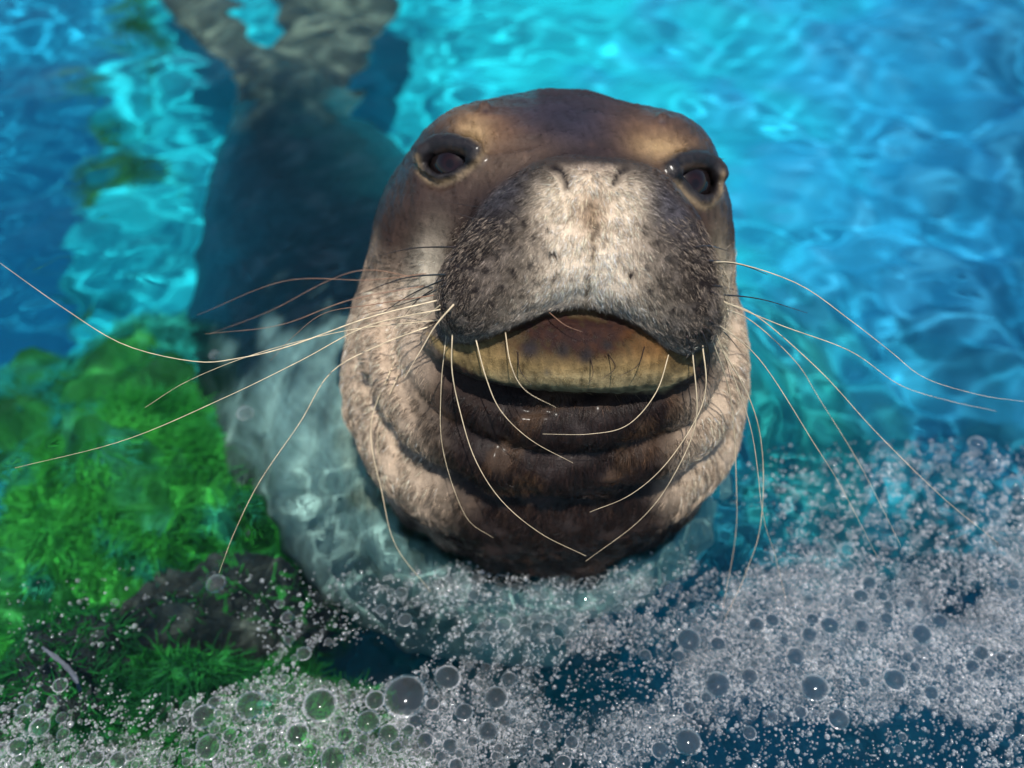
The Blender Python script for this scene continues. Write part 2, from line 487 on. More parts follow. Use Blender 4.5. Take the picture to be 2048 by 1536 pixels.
    for q in ((1060, 697, 17), (1125, 700, 13), (1172, 712, 14), (1215, 690, 9), (1095, 745, 7)): l = mixc(l, (.016, .012, .014), blob(px, py, q[0], q[1], q[2] * 1.15, q[2] * 1.25, 0, 3))
    l = mixc(l, (.36, .29, .16), sm(732, 762, py) * .6)  # cream lower edge, its sunlit tone painted in
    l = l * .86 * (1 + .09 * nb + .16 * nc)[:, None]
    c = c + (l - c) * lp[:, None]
    # lids
    for E_ in EYES:
        q = np.array(E_['rim'] + E_['rim'][:1], float); cc = np.array(E_['c']); q = cc + (q - cc) * 1.02
        c = mixc(c, (.012, .010, .012), line_w(px, py, q, 17) * 1.4)
        low = [p for p in E_['rim'] if p[1] > cc[1] - 12]; low.sort()
        lq = cc + (np.array(low, float) - cc) * 1.34 + (0, 4)
        c = mixc(c, (.40, .29, .17), line_w(px, py, lq, 6) * .5)
    for q in ((972, 217), (1325, 239), (1185, 283)): c = mixc(c, (.05, .03, .03), blob(px, py, q[0], q[1] + 6, 9, 7))
    # darker along the muzzle groove
    c = mixc(c, (.16, .11, .06), line_w(px, py, [(1183, 400), (1187, 480), (1180, 560), (1167, 625)], 4) * .7 * sm(.6, .58, D))
    hw = sm(.90, .84, D) * sm(-.02, .02, W[:, 2] + .012 * na + .02)
    out = body + (c - body) * hw[:, None]
    return np.clip(out * (1 + .09 * nb + .13 * nc)[:, None], .006, .9), hw
COL, HW = coat(V)
WET = np.clip(sm(470, 380, PY) * HW * (1 - in_muzzle(PX, PY)) + sm(790, 830, PY) * HW * .6 * np.exp(-((PX - 1130) / 260) ** 2) + (1 - HW), 0, 1)

# fine relief: wrinkles and pores
rel = .00025 * N_c(WV) * HW + .0004 * N_b(WV) * (.3 + .7 * HW)
rel += .0022 * Noise(24, 2, 55)(WV) * HW * sm(780, 850, PY)
WVd = WV + (NRM @ ROT.T) * rel[:, None]

SEAL_LABEL = 'brown whiskered seal lifting its wet head out of the clear pool water'
seal_me = mesh_from('seal', WVd, Q)
colour_attr(seal_me, 'coat', COL); colour_attr(seal_me, 'wet', np.repeat(WET[:, None], 3, 1))
seal = tag(link('seal', seal_me), SEAL_LABEL, 'seal')
seal.cycles.is_caustics_receiver = True
t = NT('wet seal coat')
at = t.n('Attribute', attribute_name='coat'); p = t.pos()
n1 = t.noise(900, 3, .6, p); n2 = t.noise(60, 4, .6, p); n3 = t.noise(3500, 2, .5, p)
col = t.mix(.5, at.outputs['Color'], t.ramp(n1.outputs[0], [(.3, (.55, .52, .5)), (.5, (1, 1, 1)), (.75, (1.35, 1.3, 1.25))]).outputs[0], 'MULTIPLY')
t.l(col, t.b.inputs['Base Color'])
wet = t.n('Attribute', attribute_name='wet').outputs['Fac']
r = t.ramp(n2.outputs[0], [(.35, (.30, .30, .30)), (.65, (.46, .46, .46))]); t.l(t.mix(wet, (.72, .72, .72), r.outputs[0]), t.b.inputs['Roughness'])
wm = t.n('Math', operation='MULTIPLY'); t.l(wet, wm.inputs[0]); wm.inputs[1].default_value = .25; t.l(wm.outputs[0], t.b.inputs['Coat Weight'])
t.b.inputs['Specular IOR Level'].default_value = .26
t.b.inputs['Coat Roughness'].default_value = .2
nb_ = t.bump(n3.outputs[0], .35, .0006); nb_ = t.bump(n1.outputs[0], .55, .0012, nb_)
t.l(nb_, t.b.inputs['Normal'])
seal_me.materials.append(t.m)

# eyeballs: dark wet globes with a red-brown iris
def globe(R, seg=40, rings=28):
    th = np.linspace(0, math.pi, rings + 1)[1:-1]; ph = np.linspace(0, 2 * math.pi, seg, endpoint=False)
    v = [(0, 0, R)] + [(R * math.sin(a) * math.cos(b), R * math.sin(a) * math.sin(b), R * math.cos(a)) for a in th for b in ph] + [(0, 0, -R)]
    f = []
    for j in range(seg): f.append((0, 1 + j, 1 + (j + 1) % seg))
    for i in range(len(th) - 1):
        for j in range(seg):
            a, b = 1 + i * seg + j, 1 + i * seg + (j + 1) % seg
            f.append((a, a + seg, b + seg)); f.append((a, b + seg, b))
    o = 1 + (len(th) - 1) * seg
    for j in range(seg): f.append((len(v) - 1, o + (j + 1) % seg, o + j))
    return np.array(v), np.array(f)
te = NT('wet dark eye')
co = te.n('TexCoord').outputs['Object']; sp = te.n('SeparateXYZ'); te.l(co, sp.inputs[0])
rad = te.n('VectorMath', operation='LENGTH'); cmb = te.n('CombineXYZ'); te.l(sp.outputs[0], cmb.inputs[0]); te.l(sp.outputs[1], cmb.inputs[1]); te.l(cmb.outputs[0], rad.inputs[0])
mul = te.n('Math', operation='MULTIPLY'); te.l(rad.outputs['Value'], mul.inputs[0]); mul.inputs[1].default_value = 60
rr = te.ramp(mul.outputs[0], [(.0, (.004, .002, .002)), (.10, (.006, .003, .003)), (.14, (.006, .003, .003)), (.22, (.014, .0045, .004)), (.36, (.009, .003, .003)), (.48, (.008, .005, .006)), (.9, (.012, .009, .009))])
te.l(rr.outputs[0], te.b.inputs['Base Color']); te.b.inputs['Roughness'].default_value = .03
te.b.inputs['Specular IOR Level'].default_value = .55
for E_ in EYES:
    gv, gf = globe(E_['R']); me = mesh_from('eye', gv, gf); me.materials.append(te.m)
    o = link('eye', me, seal); o.location = c2w(E_['centre'])
    look = mathutils.Vector(E_['n'] @ ROT.T) * .55 + mathutils.Vector((0, -.45, .15))
    o.rotation_euler = look.to_track_quat('Z', 'Y').to_euler()

# ------------------------------------------------------------------ fur
def tri_sample(W, n):
    """n random points on the seal, weighted per vertex"""
    T = np.concatenate([Q[:, [0, 1, 2]], Q[:, [0, 2, 3]]])
    w = W[T].mean(1); T = T[w > .02]; w = w[w > .02]
    ar = np.linalg.norm(np.cross(WVd[T[:, 1]] - WVd[T[:, 0]], WVd[T[:, 2]] - WVd[T[:, 0]]), axis=1)
    pr = w * ar; pr /= pr.sum()
    i = rng.choice(len(T), n, p=pr); a, b = rng.random((2, n)); fl = a + b > 1; a[fl] = 1 - a[fl]; b[fl] = 1 - b[fl]
    bc = np.stack([1 - a - b, a, b], 1)
    f = lambda X: (X[T[i]] * bc[:, :, None]).sum(1)
    return f(WVd), f(V), f(NRM @ ROT.T), f(COL)
def hair_object(name, P, R, colr, mat, parent):
    n, k = P.shape[:2]
    hc = bpy.data.hair_curves.new(name); hc.add_curves([k] * n)
    hc.position_data.foreach_set('vector', P.astype(np.float32).ravel())
    ra = hc.attributes.get('radius') or hc.attributes.new('radius', 'FLOAT', 'POINT')
    ra.data.foreach_set('value', R.astype(np.float32).ravel())
    ca = hc.attributes.new('tint', 'FLOAT_COLOR', 'CURVE')
    c4 = np.ones((n, 4), np.float32); c4[:, :3] = colr; ca.data.foreach_set('color', c4.ravel())
    hc.materials.append(mat)
    return link(name, hc, parent)
FOLL = [(1055, 440), (1033, 456), (1015, 484), (998, 508), (982, 535), (1046, 492), (1076, 468), (1066, 520), (1031, 540), (1008, 568), (1070, 560), (1102, 500), (1112, 546), (1092, 455), (960, 575), (985, 600), (1045, 590),
        (1285, 455), (1310, 480), (1330, 512), (1347, 545), (1290, 520), (1322, 560), (1264, 488), (1292, 572), (1357, 582), (1262, 540), (1385, 610), (1340, 615), (1300, 610), (1400, 560)]
def grow(W, n, ln, lift, rad, vary, sources, name, mat, flow_c=(1170, 450), down=.0, k=5):
    P, C, Nn, c = tri_sample(W, n)
    px, py = pixel(C)
    dv = np.stack([px - flow_c[0], -(py - flow_c[1]) - down * 200, np.full(len(px), 40.)], 1)
    dv /= np.linalg.norm(dv, axis=1)[:, None]
    dw = dv @ ROT.T
    jit = np.stack([Noise(110, 2, 20 + i)(P) for i in range(3)], 1) * .30 + rng.normal(size=P.shape) * .16
    dw = dw + jit
    dw -= (dw * Nn).sum(1)[:, None] * Nn; dw /= np.linalg.norm(dw, axis=1)[:, None] + 1e-9
    L = ln * rng.uniform(.55, 1.25, n); lf = lift * rng.uniform(.5, 1.5, n)
    t = np.linspace(0, 1, k)
    pts = P[:, None] - Nn[:, None] * .0004 + (dw[:, None] * t[None, :, None] + Nn[:, None] * (lf[:, None] * (t - .45 * t * t))[:, :, None]) * L[:, None, None]
    R = rad * (1 - .75 * t)[None] * rng.uniform(.7, 1.2, (n, 1))
    mul = np.exp(rng.normal(0, vary, n)); c = np.clip(c * mul[:, None], .006, .85)
    if name == 'throat_fur':                                   # hair lies in narrow dark and light locks across the rolls
        ang = np.arctan2(py - 520, px - 1150); st = np.sin(ang * 230 + 2.2 * Noise(25, 2, 41)(P)) + .6 * np.sin(ang * 390 + 3 * Noise(40, 2, 42)(P))
        c = np.clip(c * np.exp(.55 * st)[:, None], .006, .85)
    if name == 'muzzle_fur':
        griz = (c.mean(1) < .10) & (rng.random(n) < .20) & (py > 430); c[griz] = np.array([.34, .27, .21]) * rng.uniform(.5, 1.5, (griz.sum(), 1))
        c = mixc(c, (.07, .045, .025), .8 * line_w(px, py, [(1181, 395), (1186, 480), (1179, 560), (1167, 625)], 3.2))
        for x, y in FOLL: c = mixc(c, (.02, .015, .015), 1.2 * blob(px, py, x, y, 7, 8, 0, 3))
    return hair_object(name, pts, R, c, mat, sources)
th = NT('seal hair')
at = th.n('Attribute', attribute_name='tint'); th.l(at.outputs['Color'], th.b.inputs['Base Color'])
th.b.inputs['Roughness'].default_value = .34; th.b.inputs['Specular IOR Level'].default_value = .28
facing = sm(.35, -.15, NRM[:, 2])                      # towards and beside the camera
isM = sm(.655, .638, V[:, 2]) * sm(330, 352, PY) * in_muzzle(PX, PY) * sm(712, 700, PY)
for q in NOST: isM = isM * (1 - np.clip(1.8 * line_w(PX, PY, q, 12), 0, 1))
isM *= (np.interp(PX, LIP[:, 0], LIP[:, 1]) - PY > 3)
lipz = (np.interp(PX, LIP[:, 0], LIP[:, 1]) - PY < 6) & (V[:, 2] < .66) & (PY < 790)
isT = sm(.86, .80, V[:, 2]) * np.maximum(sm(770, 800, PY), sm(480, 560, PY) * np.maximum(sm(880, 840, PX), sm(1400, 1440, PX))) * sm(-.01, .02, WV[:, 2])
dens = 1
f1 = grow(isM * facing, int(80000 * dens), .0044, .32, .00015, .55, seal, 'muzzle_fur', th.m, flow_c=(1181, 300), down=.1)
f2 = grow(isT * facing * (1 - .9 * lipz), int(90000 * dens), .0070, .22, .00017, .32, seal, 'throat_fur', th.m)
isF = sm(.86, .80, V[:, 2]) * sm(520, 440, PY) * (1 - isM)
for E_ in EYES: isF = isF * (np.hypot(PX - E_['c'][0], (PY - E_['c'][1]) * 1.3) > 66)
f3 = grow(isF * facing, int(60000 * dens), .0030, .12, .00011, .50, seal, 'forehead_fur', th.m)
f4 = grow(lipz * facing * (PY > 625) * (PY < 765) * (np.abs(PX - 1140) < 270) * (.15 + np.exp(-((PX - 1150) / 130) ** 2)), int(9000 * dens), .0034, .14, .00010, .45, seal, 'chin_fur', th.m, flow_c=(1140, 560))
for o in (f1, f2, f3, f4): tag(o, kind='stuff')

# ------------------------------------------------------------------ whiskers, one by one
def tube_mesh(name, P, R, sides=7):
    P = np.asarray(P, float); n = len(P)
    T = np.gradient(P, axis=0); T /= np.linalg.norm(T, axis=1)[:, None] + 1e-12
    up = np.array([.3, .1, .9]); A = np.cross(T, up); A /= np.linalg.norm(A, axis=1)[:, None] + 1e-12; B = np.cross(T, A)
    ph = np.linspace(0, 2 * math.pi, sides, endpoint=False)
    Vv = P[:, None] + (A[:, None] * np.cos(ph)[None, :, None] + B[:, None] * np.sin(ph)[None, :, None]) * np.asarray(R)[:, None, None]
    i = np.arange(n * sides).reshape(n, sides)
    F = np.stack([i[:-1], np.roll(i, -1, 1)[:-1], np.roll(i, -1, 1)[1:], i[1:]], -1).reshape(-1, 4)
    return mesh_from(name, Vv.reshape(-1, 3), F)
def whisker_mat(name, c, rough=.35):
    t = NT(name); p = t.pos(); n = t.noise(160, 2, .5, p)
    t.l(t.ramp(n.outputs[0], [(.3, tuple(x * .7 for x in c)), (.7, tuple(min(1, x * 1.15) for x in c))]).outputs[0], t.b.inputs['Base Color'])
    t.b.inputs['Roughness'].default_value = rough; return t.m
WM = dict(p=whisker_mat('pale whisker', (.74, .60, .40)), d=whisker_mat('dark whisker', (.035, .024, .022)), b=whisker_mat('brown whisker', (.30, .17, .11)))
WH = [  # kind, root radius mm, depth at the tip, pixels from root to tip
    ('p', .62, .600, [(878, 600), (735, 636), (580, 692), (480, 716), (390, 723), (250, 690), (130, 618), (0, 526)]),
    ('p', .55, .615, [(885, 618), (735, 652), (600, 722), (450, 795), (250, 880), (30, 936)]),
    ('p', .70, .570, [(914, 602), (872, 650), (842, 700), (809, 756)]),
    ('p', .60, .600, [(884, 608), (855, 630), (826, 650)]),
    ('p', .55, .640, [(872, 648), (760, 690), (662, 745), (600, 845), (520, 962), (470, 1062), (438, 1146)]),
    ('b', .50, .660, [(860, 570), (700, 600), (560, 650), (410, 668)]),
    ('b', .45, .680, [(868, 545), (740, 560), (570, 562), (395, 630)]),
    ('b', .42, .690, [(850, 560), (740, 540), (660, 560), (540, 622), (420, 668)]),
    ('b', .45, .650, [(872, 590), (740, 610), (650, 626), (590, 670), (540, 722)]),
    ('p', .42, .625, [(880, 640), (700, 660), (520, 705), (380, 760), (290, 815)]),
    ('d', .62, .640, [(910, 494), (830, 496), (757, 511)]), ('d', .60, .650, [(905, 548), (810, 556), (715, 590)]),
    ('d', .55, .630, [(895, 556), (820, 590), (745, 640)]), ('d', .48, .620, [(872, 575), (835, 600), (808, 632)]),
    ('d', .52, .640, [(900, 565), (830, 600), (722, 630)]), ('d', .40, .600, [(1010, 420), (960, 415), (885, 402)]),
    ('d', .40, .590, [(1040, 440), (1028, 428), (1010, 415)]), ('d', .40, .600, [(955, 440), (930, 432), (902, 424)]),
    ('p', .55, .620, [(905, 660), (904, 740), (920, 822), (950, 918), (1002, 1000), (1080, 1066), (1172, 1112)]),
    ('p', .50, .590, [(950, 672), (972, 755), (1002, 822), (1062, 880), (1146, 926)]),
    ('p', .55, .610, [(1405, 690), (1412, 770), (1392, 838), (1330, 930), (1260, 990), (1180, 1024)]),
    ('p', .50, .640, [(1385, 700), (1392, 840), (1345, 955), (1280, 1040), (1172, 1122)]),
    ('p', .42, .590, [(1340, 700), (1312, 785), (1255, 850), (1180, 868), (1085, 868)]),
    ('p', .40, .650, [(893, 665), (882, 780), (886, 900), (930, 1030), (986, 1076)]),
    ('p', .58, .690, [(790, 720), (742, 850), (765, 990), (792, 1092), (862, 1184)]),
    ('p', .48, .700, [(800, 740), (756, 860), (768, 980)]),
    ('p', .40, .560, [(1010, 660), (1022, 730), (1050, 780), (1112, 815)]),
    ('d', .62, .625, [(1385, 494), (1420, 492), (1455, 502)]), ('d', .70, .630, [(1405, 520), (1480, 529), (1535, 549)]),
    ('p', .45, .660, [(1410, 524), (1480, 528), (1600, 570), (1700, 640), (1780, 702), (1850, 756), (1960, 790), (2048, 803)]),
    ('d', .52, .640, [(1430, 588), (1520, 598), (1615, 626)]),
    ('p', .45, .680, [(1430, 596), (1560, 650), (1700, 702), (1800, 770), (1900, 802), (1992, 822)]),
    ('p', .50, .690, [(1425, 610), (1500, 640), (1590, 722), (1640, 800), (1720, 930), (1802, 1092)]),
    ('p', .52, .680, [(1430, 602), (1510, 630), (1640, 742), (1750, 862), (1880, 990), (1996, 1086)]),
    ('p', .45, .690, [(1425, 640), (1520, 720), (1630, 890), (1680, 970), (1756, 1116)]),
    ('p', .52, .720, [(1425, 680), (1462, 800), (1473, 980), (1470, 1080), (1446, 1216)]),
    ('p', .55, .720, [(1428, 670), (1500, 800), (1525, 910), (1521, 1050), (1490, 1150), (1450, 1236)]),
    ('p', .40, .715, [(1430, 660), (1500, 850), (1526, 1030), (1550, 1110), (1572, 1202)]),
    ('d', .50, .650, [(1420, 570), (1448, 574), (1474, 582)]), ('d', .55, .640, [(1418, 580), (1450, 600), (1480, 622)]),
    ('d', .60, .640, [(1415, 638), (1452, 668), (1484, 706)]), ('d', .55, .640, [(1405, 650), (1442, 690), (1462, 762)]),
    ('d', .60, .620, [(1400, 655), (1418, 700), (1416, 748), (1404, 790)]), ('d', .60, .620, [(1372, 668), (1388, 706), (1392, 760)]),
    ('d', .55, .620, [(1388, 660), (1412, 712), (1428, 750)]), ('d', .40, .610, [(1350, 470), (1372, 455), (1395, 448)]),
    ('d', .38, .560, [(1035, 700), (1040, 740), (1062, 770)]), ('d', .38, .555, [(1215, 705), (1230, 735), (1205, 758)]),
    ('d', .36, .555, [(1180, 715), (1186, 745), (1178, 768)]), ('d', .36, .560, [(1290, 690), (1276, 730), (1240, 752)]),
    ('b', .40, .565, [(1095, 622), (1130, 650), (1165, 664)]),
]
n = 34; t_ = np.linspace(0, 1, n)
QW = np.array([catmull(np.array(w[3], float), n) for w in WH])
DW = trace(QW[:, :, 0].ravel(), QW[:, :, 1].ravel()).reshape(len(WH), n)
for (kd, r, Dt, pts), q, Ds in zip(WH, QW, DW):
    D0 = Ds[0] if Ds[0] < 1 else .66
    D = D0 + .004 * np.exp(-t_ * 20) + (Dt - D0) * (1 - (1 - t_) ** 1.6)
    D = np.where(t_ > .04, np.minimum(D, np.where(Ds < 1.0, Ds - .0012, 9)), D)      # never sink back into the face
    for _ in range(3): D[2:-1] = np.minimum(D[2:-1], (D[1:-2] + D[3:]) / 2 + .0005)
    P = c2w(np.array([pc(a, b, d) for (a, b), d in zip(q, D)]))
    me = tube_mesh('whisker', P, r * (.00112 if kd == 'd' else .00085) * (1 - .78 * t_ ** .9)); me.materials.append(WM[kd])
    o = link('whisker', me, seal); o['label'] = dict(p='long pale curved whisker', d='dark stiff whisker', b='brownish whisker')[kd]

# ================================================================== the pool
def under(px, py, z):
    """where a photo pixel's sight line, bent at a flat water surface, reaches the depth z"""
    P = on_plane(px, py, 0.0); d = P - CAM; d /= np.linalg.norm(d, axis=-1, keepdims=True)
    e = 1 / 1.33; c = -d[..., 2:3]
    t = e * d + (e * c - np.sqrt(1 - e * e * (1 - c * c))) * np.array([0, 0, 1.])
    return P + t * (z / t[..., 2:3])

# ------------------------------------------------------------------ water surface
class Waves:
    def __init__(s, seed, lam, slope, n, stretch=1.0):
        r = np.random.default_rng(seed); l = np.exp(r.uniform(math.log(lam[0]), math.log(lam[1]), n))
        a = r.uniform(0, 2 * math.pi, n); k = 2 * math.pi / l
        s.kx, s.ky = k * np.cos(a), k * np.sin(a) * stretch; s.ph = r.uniform(0, 6.28, n)
        s.a = slope * math.sqrt(2 / n) / np.hypot(s.kx, s.ky)
    def __call__(s, x, y):
        z = np.zeros_like(x)
        for i in range(len(s.kx)): z += s.a[i] * np.sin(s.kx[i] * x + s.ky[i] * y + s.ph[i])
        return z
W1, W2, W3, W4 = Waves(11, (.14, .50), .045, 16, 1.5), Waves(12, (.045, .12), .042, 22, 1.6), Waves(13, (.012, .035), .15, 30), Waves(14, (.06, .3), 1.0, 10)
def water_z(x, y):
    near = sm(.62, .36, y)                                     # churned water in front of the seal
    patch = .5 + .5 * np.tanh(2.0 * W4(x, y) * 14)
    z = W1(x, y) * (1 - .3 * near) + W2(x, y) * (.35 + .65 * patch) + W3(x, y) * (.12 * patch + near * (.35 + .65 * patch)) * sm(1.6, .9, y)
    r = np.hypot(x - .022, y - .545)
    z += .0024 * np.sin((r - .15) * 2 * math.pi / .045) * np.exp(-np.abs(r - .17) / .07) + .0050 * np.exp(-np.clip(r - .148, 0, 1) / .010)
    z += W3(x, y) * np.exp(-np.abs(r - .165) / .03) * sm(.60, .45, y) * 1.8
    z *= 1 + .35 * sm(.15, -.15, x) * sm(.62, .85, y) * sm(2.2, 1.4, y)
    z *= 1 - .50 * sm(-.15, .15, x) * sm(.75, 1.2, y)
    fade = sm(3.2, 2.2, np.abs(x)) * sm(5.5, 4, y)
    return z * (.2 + .8 * fade)
def axis(segs):
    out = [segs[0][0]]
    for a, b, h in segs: out += list(np.linspace(a, b, max(2, int(round((b - a) / h)) + 1))[1:])
    return np.array(out)
xs = axis([(-4, -1.6, .08), (-1.6, -.75, .012), (-.75, .75, .0045), (.75, 1.6, .012), (1.6, 4, .08)])
ys = axis([(-1.5, .05, .05), (.05, .9, .0045), (.9, 2.3, .008), (2.3, 3.2, .02), (3.2, 7, .08)])
GX, GY = np.meshgrid(xs, ys)
def grid_faces(ny, nx):
    i = np.arange(ny * nx).reshape(ny, nx)
    return np.stack([i[:-1, :-1], i[:-1, 1:], i[1:, 1:], i[1:, :-1]], -1).reshape(-1, 4)
wme = mesh_from('water', np.stack([GX, GY, water_z(GX, GY)], -1).reshape(-1, 3), grid_faces(*GX.shape))
water = tag(link('water', wme), 'clear rippled turquoise pool water', kind='structure')
water.cycles.is_caustics_caster = True
t = NT('clear pool water'); t.t.nodes.remove(t.b)
g = t.n('BsdfGlass'); g.inputs['IOR'].default_value = 1.33; g.inputs['Roughness'].default_value = 0; g.inputs['Color'].default_value = (.72, .95, .97, 1)
t.l(g.outputs[0], t.out.inputs[0]); wme.materials.append(t.m)

# ------------------------------------------------------------------ pool floor: pale painted ledge under the seal, deeper water to both sides
edge_px = np.array([(300, -60), (275, 0), (258, 120), (205, 190), (290, 235), (175, 290), (265, 330), (190, 430), (140, 520), (215, 560), (185, 640), (90, 730), (0, 800), (-150, 900), (-300, 1200)], float)
EP = under(edge_px[:, 0], edge_px[:, 1], -.72); o_ = np.argsort(EP[:, 1]); EP = EP[o_]
fx = axis([(-4, -1.4, .06), (-1.4, 1.4, .014), (1.4, 4, .06)]); fy = axis([(-1.5, .2, .05), (.2, 2.8, .014), (2.8, 7, .06)])
FX, FY = np.meshgrid(fx, fy)
nf = Noise(2.2, 3, 31, dim=2); nf2 = Noise(9, 2, 32, dim=2)
XY = np.stack([FX, FY], -1)
e1 = FX - np.interp(FY, EP[:, 1], EP[:, 0]) + .05 + .015 * nf2(XY)
e2 = (.42 + .30 * FY) - FX + .10 * nf(XY)
SH = sm(-.05, .05, e1) * sm(-1.3, .3, e2)
FZ = -2.0 + 1.27 * SH + .55 * (1 - SH) * sm(0, .5, FX) + .012 * nf(XY) + .004 * nf2(XY)
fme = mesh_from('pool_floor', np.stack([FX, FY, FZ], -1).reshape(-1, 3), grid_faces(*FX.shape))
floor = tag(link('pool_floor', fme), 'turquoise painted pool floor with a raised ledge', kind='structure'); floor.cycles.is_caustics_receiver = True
pale = SH * (1 - .25 * sm(-.2, 1.4, nf(XY)))
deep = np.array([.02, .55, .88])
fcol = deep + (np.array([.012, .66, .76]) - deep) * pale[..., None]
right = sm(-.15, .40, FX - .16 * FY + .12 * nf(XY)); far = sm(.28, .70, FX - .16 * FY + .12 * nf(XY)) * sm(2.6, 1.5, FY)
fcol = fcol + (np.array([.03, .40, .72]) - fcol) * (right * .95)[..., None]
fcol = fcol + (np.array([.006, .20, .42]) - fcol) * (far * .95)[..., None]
ripple_light = sm(.35, 1.2, nf2(XY) + .6 * nf(XY)) * right
fcol = fcol + (np.array([.10, .52, .85]) - fcol) * (ripple_light * .6)[..., None]  # pale rippled light and sky reflections painted into the floor colour
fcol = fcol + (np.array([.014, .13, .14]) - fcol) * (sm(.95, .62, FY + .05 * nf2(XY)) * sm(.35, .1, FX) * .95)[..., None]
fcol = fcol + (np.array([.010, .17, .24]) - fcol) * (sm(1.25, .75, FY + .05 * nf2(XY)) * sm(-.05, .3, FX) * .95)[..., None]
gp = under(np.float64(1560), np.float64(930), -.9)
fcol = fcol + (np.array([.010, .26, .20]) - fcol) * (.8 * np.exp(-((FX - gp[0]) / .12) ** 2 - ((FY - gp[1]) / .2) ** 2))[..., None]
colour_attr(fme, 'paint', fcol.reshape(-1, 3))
t = NT('worn pool paint and ripple light'); at = t.n('Attribute', attribute_name='paint'); p = t.pos()
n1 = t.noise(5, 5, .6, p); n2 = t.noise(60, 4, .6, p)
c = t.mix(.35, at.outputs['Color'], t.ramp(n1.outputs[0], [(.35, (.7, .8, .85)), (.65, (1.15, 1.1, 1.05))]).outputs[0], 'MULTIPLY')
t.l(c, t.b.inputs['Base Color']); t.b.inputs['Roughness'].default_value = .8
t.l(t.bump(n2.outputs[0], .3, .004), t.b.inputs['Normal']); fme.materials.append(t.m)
# pool walls beyond the picture
t = NT('pool wall paint'); n1 = t.noise(6, 4, .6, t.pos())
t.l(t.ramp(n1.outputs[0], [(.3, (.02, .28, .42)), (.7, (.03, .40, .52))]).outputs[0], t.b.inputs['Base Color']); t.b.inputs['Roughness'].default_value = .7
def box_mesh(name, lo, hi):
    v = np.array([[x, y, z] for x in (lo[0], hi[0]) for y in (lo[1], hi[1]) for z in (lo[2], hi[2])])
    return mesh_from(name, v, [[0, 1, 3, 2], [4, 6, 7, 5], [0, 4, 5, 1], [2, 3, 7, 6], [0, 2, 6, 4], [1, 5, 7, 3]], False)
for nm, lo, hi in (('pool_wall_far', (-4.3, 7, -2.3), (4.3, 7.3, .25)), ('pool_wall_left', (-4.3, -1.8, -2.3), (-4, 7, .25)), ('pool_wall_right', (4, -1.8, -2.3), (4.3, 7, .25)), ('pool_wall_near', (-4, -1.8, -2.3), (4, -1.5, .25))):
    me = box_mesh(nm, lo, hi); me.materials.append(t.m); tag(link(nm, me), 'painted wall of the pool', kind='structure')

# ------------------------------------------------------------------ rocks and algae
def rock_mesh(name, c, r, seed, rough=.22, rot=0., n=44):
    th = np.linspace(0, math.pi, n); ph = np.linspace(0, 2 * math.pi, 2 * n, endpoint=False)
    T, Ph = np.meshgrid(th, ph, indexing='ij')
    u = np.stack([np.sin(T) * np.cos(Ph), np.sin(T) * np.sin(Ph), np.cos(T)], -1)
    nz, n2 = Noise(.55, 4, seed), Noise(3.5, 3, seed + 50)
    u = u * (1 + rough * nz(u) + rough * .12 * n2(u))[..., None] * np.array(r)
    a = math.radians(rot); M = np.array([[math.cos(a), -math.sin(a), 0], [math.sin(a), math.cos(a), 0], [0, 0, 1]])
    Vv = u @ M.T + np.array(c)
    i = np.arange(n * 2 * n).reshape(n, 2 * n); j = np.roll(i, -1, 1)
    F = np.stack([i[:-1], i[1:], j[1:], j[:-1]], -1).reshape(-1, 4)
    return mesh_from(name, Vv.reshape(-1, 3), F), Vv.reshape(-1, 3), F
def rock_mat(name, a, b, c):
    t = NT(name); p = t.pos(); n1 = t.noise(9, 6, .65, p); n2 = t.noise(55, 5, .6, p)
    col = t.ramp(n1.outputs[0], [(.32, a), (.5, b), (.68, c)]).outputs[0]
    col = t.mix(.6, col, t.ramp(n2.outputs[0], [(.3, (.5, .5, .5)), (.7, (1.3, 1.3, 1.3))]).outputs[0], 'MULTIPLY')
    t.l(col, t.b.inputs['Base Color']); t.b.inputs['Roughness'].default_value = .75
    t.l(t.bump(n2.outputs[0], .8, .012), t.b.inputs['Normal']); return t.m
M_brown = rock_mat('brown rock', (.015, .012, .012), (.06, .045, .038), (.25, .18, .14))
M_green = rock_mat('algae covered rock', (.015, .12, .02), (.03, .26, .03), (.06, .36, .20))
ta = NT('green algae'); at = ta.n('Attribute', attribute_name='tint'); ta.l(at.outputs['Color'], ta.b.inputs['Base Color']); ta.b.inputs['Roughness'].default_value = .6
